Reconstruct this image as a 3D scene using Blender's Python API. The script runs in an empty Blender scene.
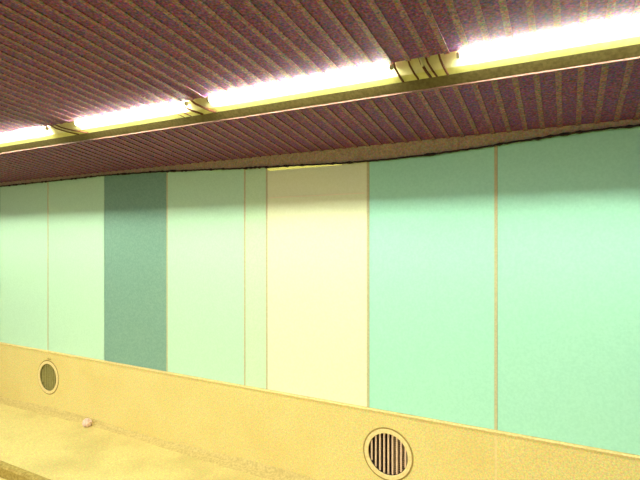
import bpy, bmesh, math, random
from mathutils import Vector, Matrix
random.seed(7)
S = bpy.context.scene
COL = S.collection
E = 2.22                       # eye height above the track-side gutter floor
PI = math.pi

# ------------------------------------------------------------------ helpers
def nodes(name):
    m = bpy.data.materials.new(name); m.use_nodes = True
    nt = m.node_tree
    return m, nt, nt.nodes['Principled BSDF']

def mottled(name, c1, c2, scale=30, rough=.6, detail=6, lo=.35, hi=.65, c3=None, scale3=3, amt3=.5, bump=0.0, spec=.3):
    """base colour varied by fine noise between c1 and c2, with broad patches of c3"""
    m, nt, b = nodes(name)
    tc = nt.nodes.new('ShaderNodeTexCoord')
    n = nt.nodes.new('ShaderNodeTexNoise'); n.inputs['Scale'].default_value = scale; n.inputs['Detail'].default_value = detail
    nt.links.new(tc.outputs['Object'], n.inputs['Vector'])
    r = nt.nodes.new('ShaderNodeValToRGB')
    r.color_ramp.elements[0].position = lo; r.color_ramp.elements[0].color = (*c1, 1)
    r.color_ramp.elements[1].position = hi; r.color_ramp.elements[1].color = (*c2, 1)
    nt.links.new(n.outputs['Fac'], r.inputs['Fac'])
    out = r.outputs['Color']
    if c3:
        n3 = nt.nodes.new('ShaderNodeTexNoise'); n3.inputs['Scale'].default_value = scale3; n3.inputs['Detail'].default_value = 3
        nt.links.new(tc.outputs['Object'], n3.inputs['Vector'])
        mr = nt.nodes.new('ShaderNodeMapRange'); mr.inputs['From Min'].default_value = .45; mr.inputs['From Max'].default_value = .7
        mr.inputs['To Max'].default_value = amt3
        nt.links.new(n3.outputs['Fac'], mr.inputs['Value'])
        mx = nt.nodes.new('ShaderNodeMix'); mx.data_type = 'RGBA'
        nt.links.new(mr.outputs['Result'], mx.inputs['Factor'])
        nt.links.new(out, mx.inputs['A']); mx.inputs['B'].default_value = (*c3, 1)
        out = mx.outputs['Result']
    nt.links.new(out, b.inputs['Base Color'])
    b.inputs['Roughness'].default_value = rough
    b.inputs['Specular IOR Level'].default_value = spec
    if bump:
        bp = nt.nodes.new('ShaderNodeBump'); bp.inputs['Strength'].default_value = bump; bp.inputs['Distance'].default_value = .01
        nt.links.new(n.outputs['Fac'], bp.inputs['Height']); nt.links.new(bp.outputs['Normal'], b.inputs['Normal'])
    return m

def speckle(m, scale, amount):
    """fine hue variation of a rough, dusty painted surface"""
    nt = m.node_tree; b = nt.nodes['Principled BSDF']
    src = b.inputs['Base Color'].links[0].from_socket
    tc = nt.nodes.new('ShaderNodeTexCoord')
    n = nt.nodes.new('ShaderNodeTexNoise'); n.inputs['Scale'].default_value = scale; n.inputs['Detail'].default_value = 2
    nt.links.new(tc.outputs['Object'], n.inputs['Vector'])
    ma = nt.nodes.new('ShaderNodeVectorMath'); ma.operation = 'MULTIPLY_ADD'
    ma.inputs[1].default_value = (amount,)*3; ma.inputs[2].default_value = (1-amount*.5,)*3
    nt.links.new(n.outputs['Color'], ma.inputs[0])
    mu = nt.nodes.new('ShaderNodeVectorMath'); mu.operation = 'MULTIPLY'
    nt.links.new(src, mu.inputs[0]); nt.links.new(ma.outputs['Vector'], mu.inputs[1])
    mx = nt.nodes.new('ShaderNodeVectorMath'); mx.operation = 'MAXIMUM'; mx.inputs[1].default_value = (.01,.01,.01)
    nt.links.new(mu.outputs['Vector'], mx.inputs[0])
    nt.links.new(mx.outputs['Vector'], b.inputs['Base Color'])
    return m

def emitter(name, col, strength):
    m, nt, b = nodes(name)
    b.inputs['Base Color'].default_value = (.9, .9, .85, 1)
    b.inputs['Emission Color'].default_value = (*col, 1)
    b.inputs['Emission Strength'].default_value = strength
    return m

def box(bm, x0, x1, y0, y1, z0, z1, mi=0):
    v = [bm.verts.new((x, y, z)) for x in (x0, x1) for y in (y0, y1) for z in (z0, z1)]
    for q in ((0,1,3,2),(4,6,7,5),(0,4,5,1),(2,3,7,6),(0,2,6,4),(1,5,7,3)):
        f = bm.faces.new([v[i] for i in q]); f.material_index = mi

def profile(bm, pts, x0, x1, mi=0, mis=None):
    """closed (y, z) outline swept along x"""
    a = [bm.verts.new((x0, y, z)) for y, z in pts]; b = [bm.verts.new((x1, y, z)) for y, z in pts]
    n = len(pts)
    for i in range(n):
        j = (i+1) % n
        f = bm.faces.new((a[i], a[j], b[j], b[i])); f.material_index = mis[i] if mis else mi
    f = bm.faces.new(a); f.material_index = mi
    f = bm.faces.new(b[::-1]); f.material_index = mi

def tube(bm, path, r, n=10, rad=None):
    rings = []
    path = [Vector(p) for p in path]
    for i, p in enumerate(path):
        d = (path[min(i+1, len(path)-1)] - path[max(i-1, 0)]).normalized()
        up = Vector((0,0,1)) if abs(d.z) < .9 else Vector((0,1,0))
        u = d.cross(up).normalized(); w = u.cross(d)
        rr = rad[i] if rad else r
        rings.append([bm.verts.new(p + rr*(math.cos(2*PI*k/n)*u + math.sin(2*PI*k/n)*w)) for k in range(n)])
    for a, b in zip(rings, rings[1:]):
        for k in range(n):
            f = bm.faces.new((a[k], a[(k+1)%n], b[(k+1)%n], b[k])); f.smooth = True
    bm.faces.new(rings[0][::-1]); bm.faces.new(rings[-1])

def annulus(bm, r0, r1, y0, y1, n=64):
    """ring around the y axis, from radius r0 to r1, front y0 back y1"""
    g = []
    for r, y in ((r0,y0),(r1,y0),(r1,y1),(r0,y1)):
        g.append([bm.verts.new((r*math.cos(2*PI*k/n), y, r*math.sin(2*PI*k/n))) for k in range(n)])
    for i in range(4):
        a, b = g[i], g[(i+1)%4]
        for k in range(n):
            bm.faces.new((a[k], a[(k+1)%n], b[(k+1)%n], b[k]))

def disc(bm, r, y, n=48):
    bm.faces.new([bm.verts.new((r*math.cos(2*PI*k/n), y, r*math.sin(2*PI*k/n))) for k in range(n)])

def obj(name, bm, mats, parent=None, bevel=0):
    bmesh.ops.recalc_face_normals(bm, faces=bm.faces)
    me = bpy.data.meshes.new(name); bm.to_mesh(me); bm.free()
    for m in (mats if isinstance(mats, (list, tuple)) else [mats]): me.materials.append(m)
    o = bpy.data.objects.new(name, me); COL.objects.link(o)
    if parent: o.parent = parent
    if bevel:
        md = o.modifiers.new('bevel', 'BEVEL'); md.width = bevel; md.segments = 2; md.limit_method = 'ANGLE'
    return o

def struct(name, bm, mats, **k):
    o = obj(name, bm, mats, **k); o['kind'] = 'structure'; return o

def tag(o, label, cat, group=None):
    o['label'] = label; o['category'] = cat; o['kind'] = 'thing'
    if group: o['group'] = group
    return o

def empty(name, loc):
    o = bpy.data.objects.new(name, None); o.location = loc; o.empty_display_size = .1; COL.objects.link(o); return o

# ------------------------------------------------------------------ materials
M_mint = mottled('mint_enamel', (.53,.85,.66), (.58,.90,.71), 60, .45, spec=.25)
M_aqua = mottled('aqua_enamel', (.40,.84,.70), (.45,.89,.75), 60, .45, spec=.25)
M_teal = mottled('dark_teal_enamel', (.20,.39,.33), (.25,.46,.39), 60, .45, spec=.25)
M_pale = mottled('pale_mint_enamel', (.60,.88,.62), (.66,.93,.68), 60, .45, spec=.25)
M_cream = mottled('cream_enamel', (.84,.93,.66), (.88,.97,.72), 60, .45, spec=.25)
M_bead = mottled('beige_sealant', (.54,.54,.32), (.64,.63,.38), 80, .7)
M_conc = speckle(mottled('yellowish_concrete', (.68,.57,.21), (.86,.74,.33), 120, .85, 12, .30, .70, c3=(.72,.56,.19), scale3=2.2, amt3=.4, bump=.1), 75, .9)
M_ledge = speckle(mottled('worn_ledge_concrete', (.60,.50,.18), (.78,.66,.28), 110, .85, 12, .30, .70, c3=(.50,.41,.15), scale3=2.0, amt3=.6, bump=.1), 75, .9)
M_nosing = mottled('darker_concrete_edge', (.30,.22,.05), (.50,.38,.11), 40, .9, 8)
M_cap    = mottled('pale_concrete_capping', (.70,.54,.22), (.84,.68,.32), 60, .8)
M_slat = speckle(mottled('brown_slat', (.19,.080,.115), (.29,.14,.165), 55, .6, 8, .38, .62, c3=(.24,.14,.10), scale3=7, amt3=.5), 80, 4.2)
M_gap = speckle(mottled('purple_ceiling_board', (.14,.040,.12), (.23,.078,.18), 55, .7, 8, .38, .62, c3=(.15,.06,.22), scale3=6, amt3=.6), 80, 4.2)
M_trim = speckle(mottled('pinkish_beige_flashing', (.40,.31,.20), (.52,.42,.28), 50, .7, 8), 90, 1.5)
M_white = mottled('yellowed_reflector_enamel', (.72,.70,.36), (.80,.78,.44), 30, .4)
M_tray   = mottled('yellow_green_reflector_lip', (.66,.64,.22), (.74,.72,.28), 30, .5)
M_olive = mottled('olive_tray_underside', (.11,.085,.030), (.17,.135,.05), 50, .6)
M_lip = mottled('pale_pink_edge_angle', (.17,.085,.075), (.23,.12,.10), 50, .6)
M_brown  = mottled('brown_wire', (.10,.035,.02), (.16,.06,.03), 80, .7)
M_black  = mottled('black_rubber', (.012,.008,.008), (.03,.02,.02), 80, .7)
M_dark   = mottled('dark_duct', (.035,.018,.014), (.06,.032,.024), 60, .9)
M_olived = mottled('olive_duct', (.16,.15,.05), (.24,.22,.08), 60, .9)
M_bar    = mottled('pinkish_steel_bar', (.70,.50,.36), (.80,.60,.44), 60, .5)
M_barol  = mottled('olive_steel_bar', (.36,.33,.12), (.46,.42,.17), 60, .6)
M_screen = mottled('brown_wire_mesh', (.22,.15,.08), (.32,.22,.13), 60, .6)
M_collar = mottled('cement_collar', (.78,.63,.29), (.88,.74,.38), 50, .8)
M_gasket = mottled('dark_joint', (.30,.21,.06), (.40,.29,.09), 60, .9)
M_corner_strip = mottled('darker_corner_strip', (.48,.38,.14), (.66,.54,.22), 50, .9, 10)
M_seam   = mottled('pale_seam', (.92,.90,.66), (.96,.94,.72), 40, .5)
M_paper  = mottled('pale_pink_paper', (.72,.52,.46), (.90,.72,.66), 40, .7)
M_steel = mottled('polished_pale_strip', (.84,.95,.66), (.88,.98,.72), 40, .22)
M_steel.node_tree.nodes['Principled BSDF'].inputs['Metallic'].default_value = 1
M_cap2   = mottled('grey_lamp_cap', (.42,.42,.28), (.52,.52,.36), 50, .5)
M_tube   = emitter('glowing_tube', (1.0, 1.0, .76), 140.0)

XL, XR = -11.0, 4.0

# ------------------------------------------------------------------ setting
SL = .132                       # the slatted ceiling falls towards the wall
YN, ZN = 2.575, 1.008           # front edge of the near ceiling (at the light trough)
YF, ZF, YW, ZW = 2.765, .890, 3.60, .758
def ceiling(name, ya, za, yb, zb):
    bm = bmesh.new()
    t = .007
    profile(bm, [(ya,za+t),(yb,zb+t),(yb,zb+.10),(ya,za+.10)], XL, XR, 0)
    x = XL + .03
    while x < XR - .05:
        profile(bm, [(ya,za),(yb,zb),(yb,zb+t+.002),(ya,za+t+.002)], x, x+.030, 1)
        x += .107
    return struct(name, bm, [M_gap, M_slat])
ceiling('ceiling_near', -3.0, ZN+SL*(YN+3.0)+E, YN, ZN+E)
ceiling('ceiling_far', YF, ZF+E, YW, ZW+E)

# the wall behind the panels, and its plain painted ends past the panels
bm = bmesh.new(); box(bm, XL, XR, 3.78, 3.90, 0, 1.2+E); struct('wall_back', bm, M_gasket)
bm = bmesh.new(); box(bm, XL, -6.752, 3.592, 3.77, -1.385+E, .77+E); struct('wall_left', bm, M_mint)
bm = bmesh.new(); box(bm, .553, XR, 3.592, 3.77, -1.385+E, .77+E); struct('wall_right', bm, M_aqua)

# concrete plinth with two round vent openings
VENTS = [(-5.670, -1.695+E), (-1.268, -1.712+E)]
RH = .2125
def plinth(bm, x0, x1, z0, z1, y0, y1, holes):
    def quad(a, b, c, d): bm.faces.new([bm.verts.new(p) for p in (a, b, c, d)])
    xs = x0
    n = 64
    for hx, hz in holes:
        a, b = hx-.27, hx+.27
        quad((xs,y0,z0),(a,y0,z0),(a,y0,z1),(xs,y0,z1))
        pts = []
        for k in range(n):
            t = 2*PI*(k+.5)/n
            c, s = math.cos(t), math.sin(t)
            ex = min((.27/abs(c)) if abs(c) > 1e-6 else 9, ((z1-hz) if s > 0 else (hz-z0))/abs(s) if abs(s) > 1e-6 else 9)
            pts.append(((hx+RH*c, hz+RH*s), (hx+ex*c, hz+ex*s)))
        for k in range(n):
            (i0, o0), (i1, o1) = pts[k], pts[(k+1)%n]
            # put the cell's corners in
            corner = None
            for cx in (a, b):
                for cz in (z0, z1):
                    ta = math.atan2(o0[1]-hz, o0[0]-hx); tb = math.atan2(o1[1]-hz, o1[0]-hx); tc = math.atan2(cz-hz, cx-hx)
                    if ta < tc < tb: corner = (cx, cz)
            loop = [i0, o0] + ([corner] if corner else []) + [o1, i1]
            bm.faces.new([bm.verts.new((p[0], y0, p[1])) for p in loop])
            quad((i0[0],y0,i0[1]),(i1[0],y0,i1[1]),(i1[0],y1,i1[1]),(i0[0],y1,i0[1]))
        xs = b
    quad((xs,y0,z0),(x1,y0,z0),(x1,y0,z1),(xs,y0,z1))
    quad((x0,y0,z1),(x1,y0,z1),(x1,y1,z1),(x0,y1,z1))
    quad((x0,y0,z0),(x0,y0,z1),(x0,y1,z1),(x0,y1,z0)); quad((x1,y0,z0),(x1,y0,z1),(x1,y1,z1),(x1,y1,z0))
    bmesh.ops.remove_doubles(bm, verts=bm.verts, dist=1e-5)
ZP, ZL = -1.388+E, -2.115+E
bm = bmesh.new(); plinth(bm, XL, -.462, ZL, ZP, 3.575, 3.77, VENTS); struct('wall_plinth', bm, M_conc)
bm = bmesh.new(); plinth(bm, -.446, XR, ZL, ZP, 3.575, 3.77, []); struct('wall_plinth_right', bm, M_conc)
bm = bmesh.new(); box(bm, -.462, -.446, 3.578, 3.77, ZL, ZP); struct('trim_3', bm, M_collar)
# capping line under the panels
bm = bmesh.new(); profile(bm, [(3.568,ZP+.002),(3.568,ZP+.010),(3.590,ZP+.016),(3.77,ZP+.016),(3.77,ZP+.002)], XL, XR)
struct('trim_1', bm, M_cap)

# ledge at the foot of the plinth, its darker front edge and the gutter floor
bm = bmesh.new()
profile(bm, [(2.53,ZL),(3.77,ZL),(3.77,0),(2.53,0)], XL, XR)
struct('floor_ledge', bm, M_ledge)
bm = bmesh.new()
profile(bm, [(2.50,ZL-.012),(2.515,ZL+.002),(2.565,ZL+.002),(2.565,ZL-.002),(2.53,ZL-.002),(2.53,.002),(2.50,.002)], XL, XR)
struct('trim_4', bm, M_nosing)
bm = bmesh.new(); box(bm, XL, XR, .6, 2.53, -.1, 0); struct('floor', bm, M_ledge)
# darker strip lying in the corner between the ledge and the plinth
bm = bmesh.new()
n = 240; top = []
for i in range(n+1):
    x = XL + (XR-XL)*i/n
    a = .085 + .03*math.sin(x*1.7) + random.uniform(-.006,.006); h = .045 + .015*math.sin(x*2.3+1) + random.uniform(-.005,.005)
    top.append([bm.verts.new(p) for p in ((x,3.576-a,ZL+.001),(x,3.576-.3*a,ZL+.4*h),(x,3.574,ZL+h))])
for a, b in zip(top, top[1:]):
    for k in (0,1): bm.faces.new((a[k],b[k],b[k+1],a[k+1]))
struct('trim_5', bm, M_corner_strip)
# platform the viewer stands on
bm = bmesh.new(); box(bm, XL, XR, -3.0, .6, -.1, -1.62+E); struct('floor_platform', bm, M_ledge)

# ------------------------------------------------------------------ wall panels
PANELS = [  # left, right, material, label, joint on the right side
 (-6.745, -5.699, M_mint, 'mint green wall panel farthest along the wall, above the small olive vent', True),
 (-5.699, -4.664, M_mint, 'mint green wall panel touching the dark teal panel on its far side', False),
 (-4.664, -3.685, M_teal, 'dark teal wall panel, the only dark one in the row', True),
 (-3.685, -2.686, M_mint, 'mint green wall panel between the dark teal panel and the narrow pale strip panel', True),
 (-2.686, -2.437, M_pale, 'very narrow pale mint wall panel beside the cream panel', True),
 (-2.437, -1.443, M_cream, 'cream yellow wall panel with a bright reflection strip along its top', True),
 (-1.443, -.453, M_aqua, 'aqua green wall panel directly beside the cream panel, above the concrete joint', True),
 (-.453, .547, M_aqua, 'aqua green wall panel nearest the viewer, cut by the photo\'s right edge', False),
]
for x0, x1, m, lab, joint in PANELS:
    p = empty('cladding_panel', ((x0+x1)/2, 3.60, -1.371+E)); tag(p, lab, 'wall panel', 'enamelled wall panels')
    h = (x1-x0)/2
    jw = .009
    bm = bmesh.new(); box(bm, -h+(.010 if x0 > -1.5 else .003), h-(jw+.003 if joint else .003), -.006, .03, 0, 2.136)
    obj('enamel_sheet', bm, m, p, bevel=.002)
    if joint:
        bm = bmesh.new(); box(bm, h-jw-.003, h+.0025+.006*(x1 > -1.5), -.0085, .02, 0, 2.136)
        obj('joint_strip', bm, M_bead, p, bevel=.001)
    if m is M_cream:
        bm = bmesh.new(); box(bm, -h+.02, h-.03, -.009, -.004, 1.752, 1.762)
        o = obj('cross_seam', bm, M_seam, p); 
        bm = bmesh.new(); profile(bm, [(-.007,2.004),(-.020,2.026),(-.020,2.033),(-.006,2.033)], -h+.01, h-.24)  # strip added for a bright reflection here, tilted to mirror the ledge
        o = obj('reflection_strip', bm, M_steel, p); o['label'] = 'bright reflection built as a pale metal strip along the top of the cream panel'

# ------------------------------------------------------------------ flashing and sagging cable above the panels
SAG = [(-11,.718),(-8.2,.716),(-6.695,.720),(-5.616,.726),(-4.629,.735),(-3.905,.722),(-3.215,.698),(-2.724,.677),(-2.174,.662),(-1.684,.647),
       (-1.245,.646),(-.925,.656),(-.630,.672),(-.291,.695),(-.042,.713),(.191,.724),(.408,.728),(2,.730),(4,.730)]
def sag(x):
    for (a, za), (b, zb) in zip(SAG, SAG[1:]):
        if a <= x <= b:
            t = (x-a)/(b-a); t = t*t*(3-2*t)*.35 + t*.65
            return za + (zb-za)*t
    return .72
bm = bmesh.new(); N = 150; rows = []
for i in range(N+1):
    x = XL + (XR-XL)*i/N; z = sag(x)+E
    rows.append([bm.verts.new(p) for p in ((x,3.572,z),(x,3.574,.772+E),(x,3.586,.772+E),(x,3.584,z))])
for a, b in zip(rows, rows[1:]):
    for k in range(4): bm.faces.new((a[k],b[k],b[(k+1)%4],a[(k+1)%4]))
bm.faces.new(rows[0][::-1]); bm.faces.new(rows[-1])
struct('trim_2', bm, M_trim)
bm = bmesh.new()
pts = []; rad = []
for i in range(421):
    x = -8.5 + 10.5*i/420
    pts.append((x, 3.564+random.uniform(-.002,.002), sag(x)+E-.004+random.uniform(-.0025,.0025)))
    rad.append(.007 + (random.random() < .14)*.005)
tube(bm, pts, .009, 8, rad)
tag(obj('cable', bm, M_black), 'black knotty cable sagging along the top of the wall panels', 'cable')

# ------------------------------------------------------------------ light trough in the ceiling step
tr = empty('light_trough', (0, 2.65, .90+E)); tag(tr, 'long white lighting trough set in the ceiling step above the wall', 'light fitting')
ox, oy, oz = 0, 2.65, .90+E
def rel(pts): return [(y-oy, z+E-oz) for y, z in pts]
bm = bmesh.new(); profile(bm, rel([(2.575,1.047),(2.606,1.042),(2.660,.962),(2.666,.967),(2.613,1.052),(2.575,1.057)]), XL, XR); obj('reflector', bm, M_white, tr)
bm = bmesh.new(); profile(bm, rel([(2.660,.962),(2.695,.936),(2.701,.942),(2.666,.968)]), XL, XR); o = obj('bright_edge', bm, M_tray, tr)
o['label'] = 'yellow green lower edge of the trough'
bm = bmesh.new(); profile(bm, rel([(2.695,.936),(2.752,.892),(2.758,.900),(2.701,.943)]), XL, XR); o = obj('underside_tray', bm, M_olive, tr)
o['label'] = 'olive underside of the trough'
bm = bmesh.new(); profile(bm, rel([(2.750,.894),(2.750,.886),(2.762,.886),(2.762,.900)]), XL, XR); o = obj('lip', bm, M_lip, tr)
o['label'] = 'thin pale pink edge angle'

TUBES = [(-8.75,-7.46,'glowing fluorescent tube second past the photo\'s left edge'),
         (-7.10,-5.83,'glowing fluorescent tube past the photo\'s left edge, next after the short-looking one'),
         (-5.47,-4.135,'glowing white fluorescent tube farthest away, cut by the photo\'s left edge'),
         (-3.745,-2.47,'glowing white fluorescent tube crossing above the dark teal panel, second from the far end'),
         (-2.27,-.892,'glowing white fluorescent tube above the mint, narrow and cream panels'),
         (-.530,.86,'glowing white fluorescent tube nearest the viewer, cut by the photo\'s right edge'),
         (1.15,2.50,'glowing fluorescent tube past the photo\'s right edge')]
TY, TZ, TR = 2.602, 1.002, .0175
for x0, x1, lab in TUBES:
    t = empty('fluorescent_tube', ((x0+x1)/2, TY, TZ+E)); tag(t, lab, 'fluorescent tube', 'tubes of the light trough')
    h = (x1-x0)/2
    bm = bmesh.new(); tube(bm, [(-h+.02,0,0),(h-.02,0,0)], TR, 16); obj('glass', bm, M_tube, t)
    for s in (-1, 1):
        bm = bmesh.new(); tube(bm, [(s*(h-.02),0,0),(s*h,0,0)], TR+.001, 16); obj('end_cap', bm, M_cap2, t)

# wire ties wound across the trough at the gaps between tubes
def tie(x, lean, r=.0055):
    path = [(x-.02*lean,2.585,1.046+E),(x,2.588,1.030+E),(x+.25*lean,2.606,.992+E),(x+.6*lean,2.650,.960+E),(x+lean,2.690,.934+E)]
    o0 = Vector((x, 2.63, .93+E))
    bm = bmesh.new(); tube(bm, [Vector(p)-o0 for p in path], r, 8)
    o = obj('wire_tie', bm, M_brown, tr); o.location = o0 - tr.location
    return o
tie(-4.085, .26); tie(-4.03, .33)
tie(-2.69, .11, .003); tie(-2.63, .12, .004); tie(-2.565, .17, .008); tie(-2.435, .16, .008)
tie(-.885, .028, .0065); tie(-.800, .035, .0055); tie(-.735, .042, .0075); tie(-.700, .042, .0055); tie(-.625, .030, .0065)
bm = bmesh.new(); tube(bm, [(-.012,-.012,.03),(0,-.004,.0),(.006,0,-.03)], .007, 10)
o = obj('clip', bm, M_white, tr); o.location = Vector((-.722, 2.598, 1.003+E)) - tr.location; o['label'] = 'small pale clip'

# ------------------------------------------------------------------ round vents
def vent(x, z, label, barmat, duct, screen):
    v = empty('round_vent', (x, 3.575, z)); tag(v, label, 'vent', 'round vents in the plinth')
    bm = bmesh.new(); annulus(bm, .2005, .2115, .0005, .10); o = obj('joint_ring', bm, M_gasket, v)
    bm = bmesh.new(); annulus(bm, .166, .1995, -.006, .10); obj('collar', bm, M_collar, v, bevel=.003)
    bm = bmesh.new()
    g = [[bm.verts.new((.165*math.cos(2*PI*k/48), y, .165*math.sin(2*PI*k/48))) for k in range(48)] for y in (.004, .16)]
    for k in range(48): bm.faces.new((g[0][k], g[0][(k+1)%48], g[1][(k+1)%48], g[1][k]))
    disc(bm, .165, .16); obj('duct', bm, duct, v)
    for i in range(-4, 5):
        xx = i*.0355; hh = math.sqrt(.165**2-xx*xx)-.001
        bm = bmesh.new(); box(bm, xx-.0065, xx+.0065, .012, .026, -hh, hh); obj('bar', bm, barmat, v)
    bm = bmesh.new()
    for k in range(-10, 11):
        q = k*.0155; hh = math.sqrt(max(0, .164**2-q*q))
        a0 = -hh if screen == 'all' else max(-hh, .02)
        if hh > a0: box(bm, a0, hh, .030, .033, q-.0022, q+.0022)
        if screen == 'all' or q > .02: box(bm, q-.0022, q+.0022, .031, .034, -hh, hh)
    obj('wire_screen', bm, M_barol if screen == 'all' else M_screen, v)
    return v
vent(*VENTS[0], 'small-looking olive round vent below the farthest mint panel', M_barol, M_olived, 'all')
vent(*VENTS[1], 'round vent with pinkish upright bars below the aqua panel beside the cream one', M_bar, M_dark, 'half')
# notch-like hook above the far vent
bm = bmesh.new(); tube(bm, [(-.02,.004,0),(-.012,-.012,.008),(.010,-.012,.006),(.02,.004,0)], .006, 8)
o = obj('hook', bm, M_gasket); o.location = (VENTS[0][0]+.03, 3.572, VENTS[0][1]+.228); tag(o, 'tiny dark hook in the concrete just above the olive vent', 'hook')

# ------------------------------------------------------------------ litter
bm = bmesh.new(); bmesh.ops.create_icosphere(bm, subdivisions=3, radius=.048)
for v in bm.verts:
    d = v.co.normalized()
    k = 1 + .16*math.sin(9*d.x+4*d.z) * math.cos(7*d.y+2) + .10*math.sin(17*d.z+11*d.x) + random.uniform(-.05,.05)
    v.co = d*.048*k
    v.co.z = max(v.co.z*.95, -.042)
o = obj('paper_ball', bm, M_paper); o.location = (-4.82, 3.49, ZL+.0425)
tag(o, 'crumpled pale pink paper ball lying on the ledge at the foot of the plinth', 'litter')

# ------------------------------------------------------------------ lamps, world, camera
def area(name, loc, target, sx, sy, power, col):
    l = bpy.data.lights.new(name, 'AREA'); l.shape = 'RECTANGLE'; l.size = sx; l.size_y = sy; l.energy = power; l.color = col
    o = bpy.data.objects.new(name, l); COL.objects.link(o); o.location = loc
    d = Vector(target)-Vector(loc)
    o.rotation_euler = d.to_track_quat('-Z', 'Y').to_euler()
    return o
# the row of lights over the platform, behind the viewer
la = area('platform_light_row', (-3.2, -1.2, 1.25+E), (-3.3, 3.6, -3.2+E), 10.0, .5, 112, (1.0, .97, .82))
la.data.spread = math.radians(84)      # spread narrowed to keep this fill off the top of the wall

w = bpy.data.worlds.new('world'); S.world = w; w.use_nodes = True
w.node_tree.nodes['Background'].inputs['Color'].default_value = (.9, .75, .8, 1)
w.node_tree.nodes['Background'].inputs['Strength'].default_value = .07

cam = bpy.data.cameras.new('camera'); cam.sensor_width = 36; cam.lens = 470/640*36; cam.clip_start = .05
co = bpy.data.objects.new('camera', cam); COL.objects.link(co)
co.location = (0, 0, E); co.rotation_euler = (PI/2, 0, math.atan(247/470))
S.camera = co

S.view_settings.view_transform = 'Standard'; S.view_settings.look = 'None'
S.view_settings.exposure = 0; S.view_settings.gamma = 1; S.view_settings.use_curve_mapping = False
